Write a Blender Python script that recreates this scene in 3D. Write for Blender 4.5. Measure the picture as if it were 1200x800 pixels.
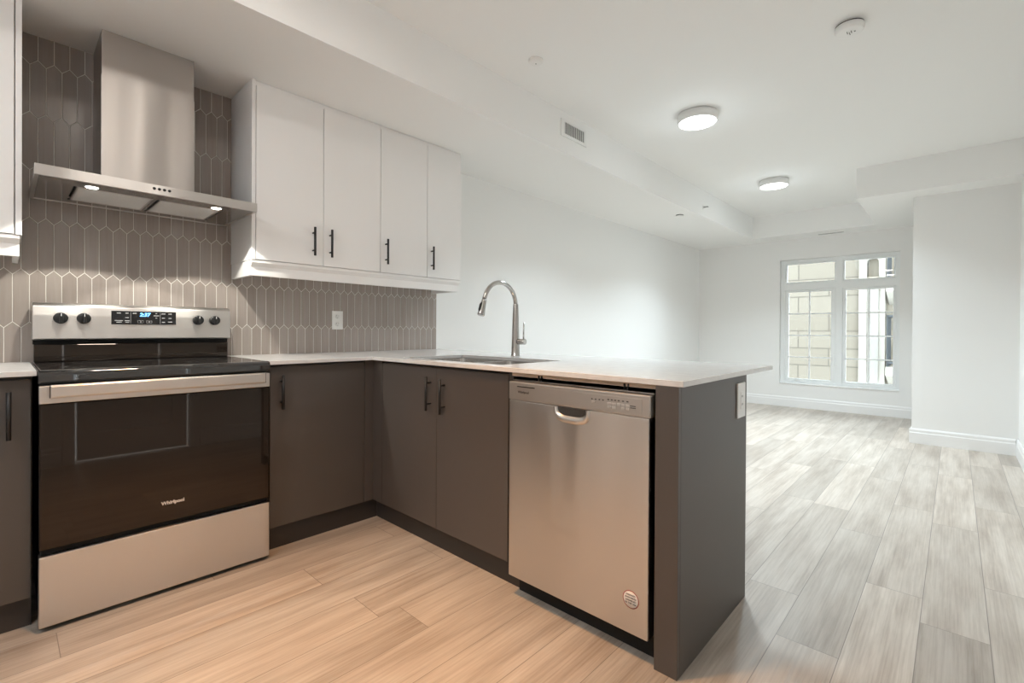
import bpy, bmesh, math, random
from mathutils import Vector, Matrix

for o in list(bpy.data.objects):
    bpy.data.objects.remove(o)
S = bpy.context.scene
COL = S.collection
PI = math.pi
random.seed(4)

# ------------------------------------------------------------ camera
cam_d = bpy.data.cameras.new('camera')
cam = bpy.data.objects.new('camera', cam_d)
COL.objects.link(cam)
cam_d.sensor_fit = 'HORIZONTAL'
cam_d.sensor_width = 36.0
cam_d.lens = 556.96 / 1200 * 36.0
cam_d.shift_y = -11.086 / 1200
cam_d.clip_start = 0.02
pi_, ya_, ro_ = (math.radians(a) for a in (-.2456, 43.0182, .3113))
fw = Vector((math.cos(pi_) * math.cos(ya_), math.cos(pi_) * math.sin(ya_), math.sin(pi_)))
rt = Vector((math.sin(ya_), -math.cos(ya_), 0))
up = rt.cross(fw)
r2 = math.cos(ro_) * rt + math.sin(ro_) * up
u2 = -math.sin(ro_) * rt + math.cos(ro_) * up
cam.matrix_world = Matrix(((r2.x, u2.x, -fw.x, -.088), (r2.y, u2.y, -fw.y, -3.0045),
                           (r2.z, u2.z, -fw.z, 1.0662), (0, 0, 0, 1)))
S.camera = cam

# ------------------------------------------------------------ view, world, sun
S.view_settings.view_transform = 'Standard'
S.view_settings.look = 'None'
S.view_settings.exposure = 0.68
S.view_settings.gamma = 1.0
S.view_settings.use_curve_mapping = False
S.cycles.max_bounces = 14
S.cycles.diffuse_bounces = 9
S.cycles.glossy_bounces = 6
S.cycles.transparent_max_bounces = 16
S.cycles.sample_clamp_indirect = 6.0
S.cycles.caustics_reflective = False
S.cycles.caustics_refractive = False
S.cycles.use_denoising = True

W = bpy.data.worlds.new('sky')
S.world = W
W.use_nodes = True
wb = W.node_tree.nodes['Background']
wb.inputs[0].default_value = (.84, .93, 1.0, 1)
wb.inputs[1].default_value = 5.0

sun_d = bpy.data.lights.new('sun', 'SUN')
sun_d.energy = 1.1
sun_d.angle = math.radians(1)
sun_d.color = (1, .95, .86)
sun = bpy.data.objects.new('sun', sun_d)
COL.objects.link(sun)
sun.rotation_euler = Vector((.62, .35, -.7)).to_track_quat('-Z', 'Y').to_euler()

KITCHEN_W, KITCHEN_COL = 4.2, (1, .92, .84)     # the lamp over the kitchen floor
LIVING_W, LIVING_COL = 26, (.80, .925, 1)      # the two lamps in the living room
FILL_W, FILL_COL = 6, (.95, .97, 1)           # added unseen lamp behind the camera, fills the room with light
HOOD_W, HOOD_COL = 9, (1, .97, .86)           # each spot in the hood

# ------------------------------------------------------------ material helpers
def mat(name, color=(.8, .8, .8), rough=.5, metal=0.0, spec=.5, coat=0.0, coat_r=.05, emit=None, estr=0, ior=None):
    m = bpy.data.materials.new(name)
    m.use_nodes = True
    b = m.node_tree.nodes['Principled BSDF']
    b.inputs['Base Color'].default_value = (*color, 1)
    b.inputs['Roughness'].default_value = rough
    b.inputs['Metallic'].default_value = metal
    b.inputs['Specular IOR Level'].default_value = spec
    b.inputs['Coat Weight'].default_value = coat
    b.inputs['Coat Roughness'].default_value = coat_r
    if ior: b.inputs['IOR'].default_value = ior
    if emit:
        b.inputs['Emission Color'].default_value = (*emit, 1)
        b.inputs['Emission Strength'].default_value = estr
    return m

class NT:
    def __init__(s, m):
        s.t = m.node_tree; s.n = s.t.nodes; s.l = s.t.links; s.b = s.n['Principled BSDF']
    def node(s, typ, **kw):
        n = s.n.new(typ)
        for k, v in kw.items(): setattr(n, k, v)
        return n
    def put(s, sock, v):
        if isinstance(v, bpy.types.NodeSocket): s.l.new(v, sock)
        else: sock.default_value = v
    def math(s, op, a, b=0.0, c=None):
        n = s.node('ShaderNodeMath', operation=op)
        s.put(n.inputs[0], a); s.put(n.inputs[1], b)
        if c is not None: s.put(n.inputs[2], c)
        return n.outputs[0]
    def pos(s): return s.node('ShaderNodeNewGeometry').outputs['Position']
    def mapping(s, v, scale, loc=(0, 0, 0)):
        n = s.node('ShaderNodeMapping'); s.put(n.inputs['Vector'], v)
        n.inputs['Scale'].default_value = scale; n.inputs['Location'].default_value = loc
        return n.outputs[0]
    def noise(s, v, scale, detail=3, rough=.5):
        n = s.node('ShaderNodeTexNoise'); s.put(n.inputs['Vector'], v)
        n.inputs['Scale'].default_value = scale; n.inputs['Detail'].default_value = detail
        n.inputs['Roughness'].default_value = rough
        return n.outputs['Fac']
    def ramp(s, f, stops):
        n = s.node('ShaderNodeValToRGB'); s.put(n.inputs[0], f)
        cr = n.color_ramp
        while len(cr.elements) < len(stops): cr.elements.new(.5)
        for e, (p, c) in zip(cr.elements, stops): e.position = p; e.color = (*c, 1)
        return n.outputs[0]
    def mix(s, f, a, b, mode='MIX'):
        n = s.node('ShaderNodeMix', data_type='RGBA', blend_type=mode)
        s.put(n.inputs[0], f)
        s.put(n.inputs[6], a if isinstance(a, bpy.types.NodeSocket) else (*a, 1))
        s.put(n.inputs[7], b if isinstance(b, bpy.types.NodeSocket) else (*b, 1))
        return n.outputs[2]
    def bump(s, h, strength, dist=.01):
        n = s.node('ShaderNodeBump'); s.put(n.inputs['Height'], h)
        n.inputs['Strength'].default_value = strength; n.inputs['Distance'].default_value = dist
        s.l.new(n.outputs[0], s.b.inputs['Normal'])

def maprange(t, v, a, b, c, d):
    n = t.node('ShaderNodeMapRange'); t.put(n.inputs[0], v)
    for i, x in enumerate((a, b, c, d)): n.inputs[i + 1].default_value = x
    return n.outputs[0]

def steel(name, scale, color=(.64, .615, .592), r0=.30, r1=.36):
    m = mat(name, color, .3, 1.0)
    t = NT(m)
    f = t.noise(t.mapping(t.pos(), scale), 1.0, 4, .6)
    t.l.new(maprange(t, f, .3, .7, r0, r1), t.b.inputs['Roughness'])
    t.b.inputs['Anisotropic'].default_value = .7
    t.b.inputs['Anisotropic Rotation'].default_value = .25
    big = t.noise(t.mapping(t.pos(), (3.2, 3.2, .5)), 1.6, 1, .4)
    t.bump(big, .5, .03)
    return m

M = {}
def wall_mat(name, c, r=.6):
    m = mat(name, c, r, spec=.3)
    t = NT(m)
    t.bump(t.noise(t.pos(), 260, 2), .05, .002)
    return m
M['wall'] = wall_mat('painted_wall', (.84, .84, .83))
M['ceiling'] = wall_mat('painted_ceiling', (.88, .88, .87), .7)
M['trim'] = mat('white_trim', (.84, .84, .835), .35)
M['white_cab'] = mat('white_cabinet', (.83, .82, .81), .38)
M['dark_cab'] = mat('charcoal_cabinet', (.088, .076, .069), .42)
M['dark_edge'] = mat('charcoal_edge', (.055, .048, .044), .5)
M['toe'] = mat('toe_kick_dark', (.035, .03, .028), .5)
M['black'] = mat('black_plastic', (.012, .012, .012), .35)
M['black_metal'] = mat('matte_black_metal', (.012, .012, .013), .45)
M['void'] = mat('black_gap', (.006, .006, .006), .8)
M['glass_black'] = mat('black_glass', (.012, .009, .007), .03, ior=1.5)
M['glass_black'].node_tree.nodes['Principled BSDF'].inputs['Specular Tint'].default_value = (1, .86, .76, 1)
M['cooktop'] = mat('cooktop_glass', (.010, .010, .011), .045, spec=.8, ior=1.7)
M['ring'] = mat('burner_print', (.10, .10, .10), .25)
M['steel_h'] = steel('brushed_steel_horizontal', (3, 500, 500))
M['steel_v'] = steel('brushed_steel_vertical', (500, 500, 3), (.50, .47, .445), .40, .46)
M['steel_y'] = steel('brushed_steel_crosswise', (500, 3, 500), (.62, .60, .58))
M['steel_mirror'] = mat('polished_steel', (.55, .53, .51), .13, 1.0)
M['steel_dark'] = steel('dark_steel', (3, 500, 500), (.40, .39, .375), .3, .42)  # darker brushed steel for small trim and the nozzle
M['mesh_filter'] = mat('filter_mesh_steel', (.80, .80, .79), .5, .25)
_t = NT(M['mesh_filter'])
_v = _t.node('ShaderNodeTexVoronoi'); _v.inputs['Scale'].default_value = 230
_t.l.new(_t.pos(), _v.inputs['Vector']); _t.bump(_v.outputs['Distance'], .5, .003)
M['dw_panel'] = mat('silver_control_panel', (.50, .475, .45), .32, .75)
M['silver'] = mat('silver_pocket', (.72, .69, .66), .30, 1.0)
M['chrome'] = mat('brushed_nickel', (.50, .485, .465), .16, 1.0)
M['sink'] = mat('sink_steel', (.72, .70, .68), .27, 1.0)
M['outlet'] = mat('white_plastic', (.84, .84, .83), .3)
M['slot'] = mat('dark_slot', (.03, .03, .03), .6)
M['display'] = mat('display_black', (.012, .012, .013), .12)
M['digit'] = mat('blue_digit', (.1, .35, .9), .4, emit=(.12, .45, 1.0), estr=3.0)
M['mark'] = mat('grey_mark', (.45, .45, .45), .4)
M['logo_light'] = mat('logo_silver', (.72, .68, .65), .35, .2)
M['logo_dark'] = mat('logo_dark', (.06, .055, .05), .4)
M['sticker'] = mat('sticker_paper', (.82, .78, .75), .45)
M['sticker_red'] = mat('sticker_red', (.32, .05, .04), .45)
M['lamp_body'] = mat('white_lamp_body', (.80, .80, .79), .4)
M['vent_dark'] = mat('vent_dark', (.10, .10, .10), .6)
M['vinyl'] = mat('white_vinyl', (.83, .85, .85), .3)
M['ply'] = mat('raw_plywood', (.55, .42, .31), .6)
_t = NT(M['ply'])
_t.l.new(_t.ramp(_t.noise(_t.mapping(_t.pos(), (30, 3, 60)), 1, 4), [(.3, (.48, .36, .26)), (.7, (.62, .48, .36))]), _t.b.inputs['Base Color'])
M['railing'] = mat('dark_railing', (.03, .035, .04), .45)

# white quartz
m = M['quartz'] = mat('white_quartz', (.80, .79, .775), .16)
t = NT(m)
t.l.new(t.ramp(t.noise(t.pos(), 22, 6, .65), [(.35, (.71, .70, .69)), (.6, (.76, .75, .74))]), t.b.inputs['Base Color'])

# picket tiles
m = M['tile'] = mat('greige_tile', (.22, .2, .185), .24)
t = NT(m)
a = t.node('ShaderNodeAttribute', attribute_name='tone')
g = t.noise(t.mapping(t.pos(), (90, 90, 6)), 1, 4)
base = t.ramp(a.outputs['Fac'], [(0, (.305, .258, .23)), (.5, (.34, .293, .265)), (1, (.38, .335, .305))])
t.l.new(t.mix(.35, base, t.ramp(g, [(.3, (.285, .24, .215)), (.7, (.39, .34, .31))])), t.b.inputs['Base Color'])
M['grout'] = mat('light_grout', (.72, .69, .65), .8)

# plank floor: planks along x, .1835 m wide, 1.25 m long
m = M['floor'] = mat('oak_plank', (.5, .44, .38), .35)
t = NT(m)
sx = t.node('ShaderNodeSeparateXYZ'); t.l.new(t.pos(), sx.inputs[0])
X, Y = sx.outputs[0], sx.outputs[1]
v = t.math('DIVIDE', t.math('SUBTRACT', -2.549, Y), .1835)
row = t.math('FLOOR', v)
fv = t.math('FRACT', v)
off = t.math('FRACT', t.math('MULTIPLY', t.math('SINE', t.math('MULTIPLY_ADD', row, 5.314461, 3.759713)), 49.32149))
u = t.math('SUBTRACT', t.math('DIVIDE', X, 1.25), off)
cell = t.math('FLOOR', u)
fu = t.math('FRACT', u)
cb = t.node('ShaderNodeCombineXYZ'); t.l.new(row, cb.inputs[0]); t.l.new(cell, cb.inputs[1])
wn = t.node('ShaderNodeTexWhiteNoise', noise_dimensions='2D'); t.l.new(cb.outputs[0], wn.inputs['Vector'])
rnd = wn.outputs['Value']
# grain coordinates shifted per plank
cg = t.node('ShaderNodeCombineXYZ')
t.l.new(t.math('MULTIPLY_ADD', rnd, 37.0, X), cg.inputs[0])
t.l.new(t.math('MULTIPLY_ADD', rnd, 11.0, Y), cg.inputs[1])
t.l.new(rnd, cg.inputs[2])
g1 = t.noise(t.mapping(cg.outputs[0], (1.0, 9, 1)), 1.6, 5, .6)
g2 = t.noise(t.mapping(cg.outputs[0], (1.6, 75, 1)), 1.8, 4, .6)
g3 = t.noise(t.mapping(cg.outputs[0], (1, 2.2, 1)), 1.7, 2, .5)
colr = t.ramp(g1, [(.34, (.29, .228, .178)), (.5, (.51, .447, .382)), (.64, (.66, .602, .535))])
colr = t.mix(.38, colr, t.ramp(g2, [(.32, (.25, .195, .15)), (.6, (.63, .573, .51))]))
colr = t.mix(.30, colr, t.ramp(g3, [(.3, (.34, .285, .235)), (.7, (.62, .565, .50))]))
tone = t.ramp(rnd, [(0, (.86, .86, .86)), (1, (1.12, 1.12, 1.12))])
colr = t.mix(1.0, colr, tone, 'MULTIPLY')
ev = t.math('MINIMUM', fv, t.math('SUBTRACT', 1.0, fv))
eu = t.math('MULTIPLY', t.math('MINIMUM', fu, t.math('SUBTRACT', 1.0, fu)), 6.81)
ed = t.math('MINIMUM', ev, eu)
seam = maprange(t, ed, .003, .009, 0.0, 1.0)
colr = t.mix(seam, (.22, .19, .165), colr)
t.l.new(colr, t.b.inputs['Base Color'])
t.l.new(maprange(t, g2, .3, .7, .30, .44), t.b.inputs['Roughness'])
hb = t.math('ADD', t.math('MULTIPLY', g2, .25), seam)
t.bump(hb, .10, .002)

# pale block wall outside
m = M['block'] = mat('pale_block_facade', (.70, .64, .54), .9)
t = NT(m)
sx = t.node('ShaderNodeSeparateXYZ'); t.l.new(t.pos(), sx.inputs[0])
cb = t.node('ShaderNodeCombineXYZ'); t.l.new(sx.outputs[1], cb.inputs[0]); t.l.new(sx.outputs[2], cb.inputs[1])
br = t.node('ShaderNodeTexBrick')
t.l.new(cb.outputs[0], br.inputs['Vector'])
br.inputs['Scale'].default_value = 1
br.inputs['Brick Width'].default_value = 1.1
br.inputs['Row Height'].default_value = .36
br.inputs['Mortar Size'].default_value = .012
br.inputs['Color1'].default_value = (.135, .118, .094, 1)
br.inputs['Color2'].default_value = (.155, .137, .111, 1)
br.inputs['Mortar'].default_value = (.078, .067, .054, 1)
t.l.new(br.outputs['Color'], t.b.inputs['Base Color'])
M['stucco_pale'] = mat('grey_white_stucco', (.255, .245, .225), .9)
M['stucco'] = mat('pale_stucco', (.27, .24, .195), .9)
M['stucco_white'] = mat('white_stucco', (.32, .30, .265), .9)

# window glass: clear with a faint reflection
m = M['pane'] = bpy.data.materials.new('window_glass')
m.use_nodes = True
nt = m.node_tree; nt.nodes.clear()
o_ = nt.nodes.new('ShaderNodeOutputMaterial'); mx = nt.nodes.new('ShaderNodeMixShader')
tr = nt.nodes.new('ShaderNodeBsdfTransparent'); gl = nt.nodes.new('ShaderNodeBsdfGlossy'); fr = nt.nodes.new('ShaderNodeFresnel')
tr.inputs[0].default_value = (.94, .96, .95, 1); gl.inputs['Roughness'].default_value = .02; fr.inputs[0].default_value = 1.35
nt.links.new(fr.outputs[0], mx.inputs[0]); nt.links.new(tr.outputs[0], mx.inputs[1]); nt.links.new(gl.outputs[0], mx.inputs[2])
nt.links.new(mx.outputs[0], o_.inputs[0])

def lamp_mat(name, color, strength):
    return mat(name, (.9, .9, .9), .4, emit=color, estr=strength)
M['diffuser'] = lamp_mat('lamp_diffuser', (1, .98, .95), 5.0)
M['diffuser_warm'] = lamp_mat('lamp_diffuser_warm', (1, .92, .80), 5.0)
M['hood_bulb'] = lamp_mat('hood_bulb', (1, .97, .9), 14.0)

# ------------------------------------------------------------ mesh helpers
class MB:
    def __init__(s): s.bm = bmesh.new()
    def box(s, x0, x1, y0, y1, z0, z1, bev=0.0, seg=2):
        x0, x1 = sorted((x0, x1)); y0, y1 = sorted((y0, y1)); z0, z1 = sorted((z0, z1))
        b = bmesh.new()
        bmesh.ops.create_cube(b, size=1, matrix=Matrix.Translation(((x0 + x1) / 2, (y0 + y1) / 2, (z0 + z1) / 2))
                              @ Matrix.Diagonal((x1 - x0, y1 - y0, z1 - z0, 1)))
        if bev: bmesh.ops.bevel(b, geom=b.edges[:], offset=min(bev, .45 * min(x1 - x0, y1 - y0, z1 - z0)), segments=seg, affect='EDGES', profile=.5)
        s.join(b); return s
    def join(s, b):
        me = bpy.data.meshes.new('tmp'); b.to_mesh(me); b.free(); s.bm.from_mesh(me); bpy.data.meshes.remove(me)
    def prism(s, pts, axis, a0, a1, bev=0.0, seg=2):
        """extrude a 2-D outline along an axis ('x': pts are (y,z); 'y': (x,z); 'z': (x,y))"""
        def P(p, a): return {'x': (a, p[0], p[1]), 'y': (p[0], a, p[1]), 'z': (p[0], p[1], a)}[axis]
        b = bmesh.new()
        A = [b.verts.new(P(p, a0)) for p in pts]; B = [b.verts.new(P(p, a1)) for p in pts]
        b.faces.new(A); b.faces.new(B[::-1])
        n = len(pts)
        for i in range(n): b.faces.new((A[i], B[i], B[(i + 1) % n], A[(i + 1) % n]))
        bmesh.ops.recalc_face_normals(b, faces=b.faces[:])
        if bev: bmesh.ops.bevel(b, geom=b.edges[:], offset=bev, segments=seg, affect='EDGES', profile=.5)
        s.join(b); return s
    def lathe(s, prof, loc, axis=(0, 0, 1), n=40):
        """prof: (radius, height) along axis, closed at the ends"""
        q = Vector((0, 0, 1)).rotation_difference(Vector(axis)).to_matrix()
        b = bmesh.new(); rings = []
        for r, h in prof:
            if r < 1e-6: rings.append([b.verts.new(q @ Vector((0, 0, h)) + Vector(loc))])
            else: rings.append([b.verts.new(q @ Vector((r * math.cos(2 * PI * i / n), r * math.sin(2 * PI * i / n), h)) + Vector(loc)) for i in range(n)])
        for A, B in zip(rings, rings[1:]):
            for i in range(n):
                j = (i + 1) % n
                vs = [A[i % len(A)], A[j % len(A)], B[j % len(B)], B[i % len(B)]]
                vs = list(dict.fromkeys(vs))
                if len(vs) > 2: b.faces.new(vs)
        for R in (rings[0], rings[-1]):
            if len(R) > 1: b.faces.new(R)
        bmesh.ops.recalc_face_normals(b, faces=b.faces[:])
        for f in b.faces: f.smooth = len(f.verts) == 4 or len(f.verts) == 3
        s.join(b); return s
    def tube(s, path, radii, n=20):
        path = [Vector(p) for p in path]
        b = bmesh.new(); rings = []
        nrm = None
        for i, p in enumerate(path):
            d = (path[min(i + 1, len(path) - 1)] - path[max(i - 1, 0)]).normalized()
            if nrm is None:
                nrm = d.orthogonal().normalized()
            nrm = (nrm - d * nrm.dot(d)).normalized()
            bn = d.cross(nrm)
            r = radii[i] if isinstance(radii, (list, tuple)) else radii
            rings.append([b.verts.new(p + r * (math.cos(2 * PI * k / n) * nrm + math.sin(2 * PI * k / n) * bn)) for k in range(n)])
        for A, B in zip(rings, rings[1:]):
            for k in range(n):
                f = b.faces.new((A[k], A[(k + 1) % n], B[(k + 1) % n], B[k])); f.smooth = True
        b.faces.new(rings[0]); b.faces.new(rings[-1])
        bmesh.ops.recalc_face_normals(b, faces=b.faces[:])
        s.join(b); return s
    def cells(s, us, vs, keep, axis, a0, a1, bev=0.0):
        """grid of cells in a plane extruded along an axis, one watertight slab with holes"""
        def P(p, q, a): return {'x': (a, p, q), 'y': (p, a, q), 'z': (p, q, a)}[axis]
        b = bmesh.new(); V = {}
        def vert(i, j, k):
            if (i, j, k) not in V: V[(i, j, k)] = b.verts.new(P(us[i], vs[j], (a0, a1)[k]))
            return V[(i, j, k)]
        K = lambda i, j: 0 <= i < len(us) - 1 and 0 <= j < len(vs) - 1 and keep((us[i] + us[i + 1]) / 2, (vs[j] + vs[j + 1]) / 2)
        for i in range(len(us) - 1):
            for j in range(len(vs) - 1):
                if not K(i, j): continue
                for k in (0, 1):
                    b.faces.new([vert(i, j, k), vert(i + 1, j, k), vert(i + 1, j + 1, k), vert(i, j + 1, k)])
                for (di, dj, e0, e1) in ((-1, 0, (0, 0), (0, 1)), (1, 0, (1, 0), (1, 1)), (0, -1, (0, 0), (1, 0)), (0, 1, (0, 1), (1, 1))):
                    if not K(i + di, j + dj):
                        b.faces.new([vert(i + e0[0], j + e0[1], 0), vert(i + e1[0], j + e1[1], 0), vert(i + e1[0], j + e1[1], 1), vert(i + e0[0], j + e0[1], 1)])
        bmesh.ops.recalc_face_normals(b, faces=b.faces[:])
        bmesh.ops.dissolve_limit(b, angle_limit=.01, verts=b.verts[:], edges=b.edges[:])
        if bev:
            es = [e for e in b.edges if len(e.link_faces) == 2 and e.calc_face_angle(0) > .5]
            bmesh.ops.bevel(b, geom=es, offset=bev, segments=2, affect='EDGES', profile=.5)
        s.join(b); return s
    def build(s, name, material, parent=None, smooth=False):
        me = bpy.data.meshes.new(name)
        root = parent
        off = Vector((0, 0, 0))
        while root is not None:
            off += root.location; root = root.parent
        if parent is None and s.bm.verts:
            xs = [v.co for v in s.bm.verts]
            off = Vector(((min(c.x for c in xs) + max(c.x for c in xs)) / 2, (min(c.y for c in xs) + max(c.y for c in xs)) / 2, min(c.z for c in xs)))
        for v in s.bm.verts: v.co -= off
        if smooth:
            for f in s.bm.faces: f.smooth = True
        s.bm.to_mesh(me); s.bm.free()
        me.materials.append(material)
        o = bpy.data.objects.new(name, me)
        COL.objects.link(o)
        if parent is not None: o.parent = parent
        else: o.location = off
        return o

def thing(name, label, cat, loc, group=None):
    o = bpy.data.objects.new(name, None)
    o.empty_display_size = .1
    COL.objects.link(o)
    o.location = loc
    o['label'] = label; o['category'] = cat
    if group: o['group'] = group
    return o
def tag(o, label, cat, group=None):
    o['label'] = label; o['category'] = cat
    if group: o['group'] = group
    return o
def struct(o):
    o['kind'] = 'structure'
    return o
def B(name, material, parent, *boxes, bev=0.0):
    mb = MB()
    for b in boxes: mb.box(*b, bev=bev)
    return mb.build(name, material, parent)

def text(name, body, size, loc, xdir, ydir, material, parent, depth=.0004, shear=0.0, bold=0.0, space=1.0):
    """flat raised lettering, centred on loc, reading along xdir"""
    c = bpy.data.curves.new(name, 'FONT')
    c.body = body; c.size = size; c.align_x = 'CENTER'; c.align_y = 'CENTER'
    c.extrude = depth; c.shear = shear; c.offset = bold; c.space_character = space; c.resolution_u = 3
    tmp = bpy.data.objects.new('tmp_text', c)
    COL.objects.link(tmp)
    dg = bpy.context.evaluated_depsgraph_get(); dg.update()
    me = bpy.data.meshes.new_from_object(tmp.evaluated_get(dg))
    bpy.data.objects.remove(tmp)
    bpy.data.curves.remove(c)
    x = Vector(xdir).normalized(); y = Vector(ydir).normalized(); z = x.cross(y)
    Rm = Matrix(((x.x, y.x, z.x, loc[0]), (x.y, y.y, z.y, loc[1]), (x.z, y.z, z.z, loc[2]), (0, 0, 0, 1)))
    me.transform(Rm)
    mb = MB(); mb.bm.from_mesh(me); bpy.data.meshes.remove(me)
    return mb.build(name, material, parent)

# ============================================================ SETTING
XL, XF, YR, ZC, ZM, YB = -1.6, 7.53, -3.41, 2.3635, 2.66, -.906
struct(B('floor', M['floor'], None, (XL - .15, XF + .2, YR - .15, .15, -.1, 0)))
struct(B('wall_left', M['wall'], None, (XL - .12, XF + .2, 0, .12, 0, ZM + .1)))
struct(B('wall_kitchen_end', M['wall'], None, (XL - .12, XL, YR, 0, 0, ZM + .1)))
# far wall with the window opening
WY0, WY1, WZ0, WZ1 = -2.497, -1.155, .322, 2.08
struct(MB().cells([YR - .12, WY0, WY1, 0], [0, WZ0, WZ1, ZM + .1],
                  lambda a, b: not (WY0 < a < WY1 and WZ0 < b < WZ1), 'x', XF, XF + .2).build('wall_far', M['wall']))
# right wall with the doorway behind the camera's right
DX0, DX1, DZ = .30, 1.06, 2.04
struct(MB().cells([XL - .12, DX0, DX1, 5.907], [0, DZ, ZM + .1], lambda a, b: not (DX0 < a < DX1 and b < DZ), 'y', YR - .12, YR).build('wall_right', M['wall']))
struct(B('wall_column', M['wall'], None, (5.907, XF, -3.53, -2.70, 0, ZC)))
# ceiling: flat slab with the dropped drywall around it
c = MB()
c.box(XL - .12, XF + .2, YR - .12, .12, ZM, ZM + .1)
c.cells([XL, 5.60, 7.123, XF], [YR, -2.2875, YB, 0],
        lambda a, b: b > YB or a > 7.123 or (a > 5.60 and b < -2.2875), 'z', ZC, ZM + .001)
struct(c.build('ceiling', M['ceiling']))

# tiled splashback
def clip(poly, axis, lim, sign):
    out = []
    for i in range(len(poly)):
        p, q = poly[i], poly[(i + 1) % len(poly)]
        pi, qi = sign * (p[axis] - lim) >= 0, sign * (q[axis] - lim) >= 0
        if pi: out.append(p)
        if pi != qi:
            s_ = (lim - p[axis]) / (q[axis] - p[axis])
            out.append((p[0] + s_ * (q[0] - p[0]), p[1] + s_ * (q[1] - p[1])))
    return out
TX0, TX1, TZ0, TZ1 = -.80, 2.25, .9, ZC
pw, ph, tip, gr = .052, .233, .0245, .0014
tb = bmesh.new()
lay = tb.loops.layers.float_color.new('tone')
def tile(poly):
    for ax, lim, sg in ((0, TX0, 1), (0, TX1, -1), (1, TZ0, 1), (1, TZ1, -1)):
        poly = clip(poly, ax, lim, sg)
        if len(poly) < 3: return
    area = sum(poly[i][0] * poly[(i + 1) % len(poly)][1] - poly[(i + 1) % len(poly)][0] * poly[i][1] for i in range(len(poly))) / 2
    if abs(area) < 1e-5: return
    cx = sum(p[0] for p in poly) / len(poly); cz = sum(p[1] for p in poly) / len(poly)
    def ins(d):
        r_ = []
        for x, z in poly:
            dx, dz = x - cx, z - cz
            l = math.hypot(dx, dz)
            r_.append((x - (d if dx > 0 else -d) * (1 if abs(dx) > .004 else 0), z - dz / l * d))
        return r_
    y0, y1 = -.0045, -.0056
    A = [tb.verts.new((x, -.002, z)) for x, z in ins(gr)]
    Bv = [tb.verts.new((x, y0, z)) for x, z in ins(gr)]
    Cv = [tb.verts.new((x, y1, z)) for x, z in ins(gr + .0012)]
    n = len(poly); fs = [tb.faces.new(Cv)]
    for P_, Q_ in ((A, Bv), (Bv, Cv)):
        for i in range(n): fs.append(tb.faces.new((P_[i], P_[(i + 1) % n], Q_[(i + 1) % n], Q_[i])))
    tone_ = min(1, max(0, random.gauss(.5, .26)))
    for f in fs:
        for l in f.loops: l[lay] = (tone_,) * 3 + (1,)
for k in range(-5, 5):
    T = 1.556 + ph * k
    ofs = -.007 if k % 2 == 0 else .019
    for n in range(-18, 46):
        x = ofs + pw * n; h = pw / 2
        tile([(x - h, T - tip), (x - h, T - ph), (x, T - ph - tip), (x + h, T - ph), (x + h, T - tip), (x, T)])
bmesh.ops.recalc_face_normals(tb, faces=tb.faces[:])
mb = MB(); mb.bm.free(); mb.bm = tb
ob = mb.build('wall_splashback', M['tile'])
struct(ob)
g_ = B('wall_splashback_grout', M['grout'], None, (TX0, TX1, -.0043, 0, TZ0, TZ1))
struct(g_)

# skirting boards
def skirting(name, pts_from, pts_to, normal):
    """pts along the wall foot; normal points into the room"""
    a, b = Vector((*pts_from, 0)), Vector((*pts_to, 0)); n = Vector((*normal, 0))
    prof = [(0, 0), (.017, 0), (.017, .100), (.013, .108), (.013, .128), (.007, .142), (0, .142)]
    bm_ = bmesh.new()
    A = [bm_.verts.new(a + n * d + Vector((0, 0, h))) for d, h in prof]
    Bv = [bm_.verts.new(b + n * d + Vector((0, 0, h))) for d, h in prof]
    bm_.faces.new(A); bm_.faces.new(Bv[::-1])
    for i in range(len(prof)): bm_.faces.new((A[i], Bv[i], Bv[(i + 1) % len(prof)], A[(i + 1) % len(prof)]))
    bmesh.ops.recalc_face_normals(bm_, faces=bm_.faces[:])
    q = MB(); q.bm.free(); q.bm = bm_
    return struct(q.build(name, M['trim']))
skirting('baseboard_left', (2.30, 0), (XF - .017, 0), (0, -1))
skirting('baseboard_far', (XF, 0), (XF, -2.683), (-1, 0))
skirting('baseboard_column', (5.907, -2.683), (5.907, YR + .017), (-1, 0))
skirting('baseboard_column_side', (5.907, -2.70), (XF - .017, -2.70), (0, 1))
skirting('baseboard_right', (DX1 + .08, YR), (5.907, YR), (0, 1))
skirting('baseboard_hall', (XL, YR), (DX0 - .08, YR), (0, 1))

# doorway and white door ajar (seen mirrored in the oven glass)
d1 = thing('door_1', 'white panelled door standing ajar in the right hand wall', 'door', (DX0, YR, 0))
del d1['label'], d1['category']; struct(d1)
B('door_frame', M['trim'], d1, (DX0 - .075, DX0 + .0, YR, YR + .018, 0, DZ + .075), (DX1, DX1 + .075, YR, YR + .018, 0, DZ + .075), (DX0, DX1, YR, YR + .018, DZ, DZ + .075))
leaf = MB()
leaf.cells([DX0 + .01, DX0 + .12, DX1 - .12, DX1 - .01], [.01, .22, .92, 1.06, 1.88, DZ - .01],
           lambda a, b: not (DX0 + .12 < a < DX1 - .12 and (.22 < b < .92 or 1.06 < b < 1.88)), 'y', YR - .075, YR - .035)
leaf.box(DX0 + .115, DX1 - .115, YR - .07, YR - .045, .21, .93, bev=.004)
leaf.box(DX0 + .115, DX1 - .115, YR - .07, YR - .045, 1.05, 1.89, bev=.004)
dl = leaf.build('door_leaf', M['trim'], d1)
kn = MB().lathe([(0, -.0), (.026, 0), (.026, .006), (.010, .010), (.010, .04), (.026, .048), (.024, .066), (0, .07)], (DX0 + .07, YR - .035, .98), (0, 1, 0))
kn.build('door_handle', M['black_metal'], dl)

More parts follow.
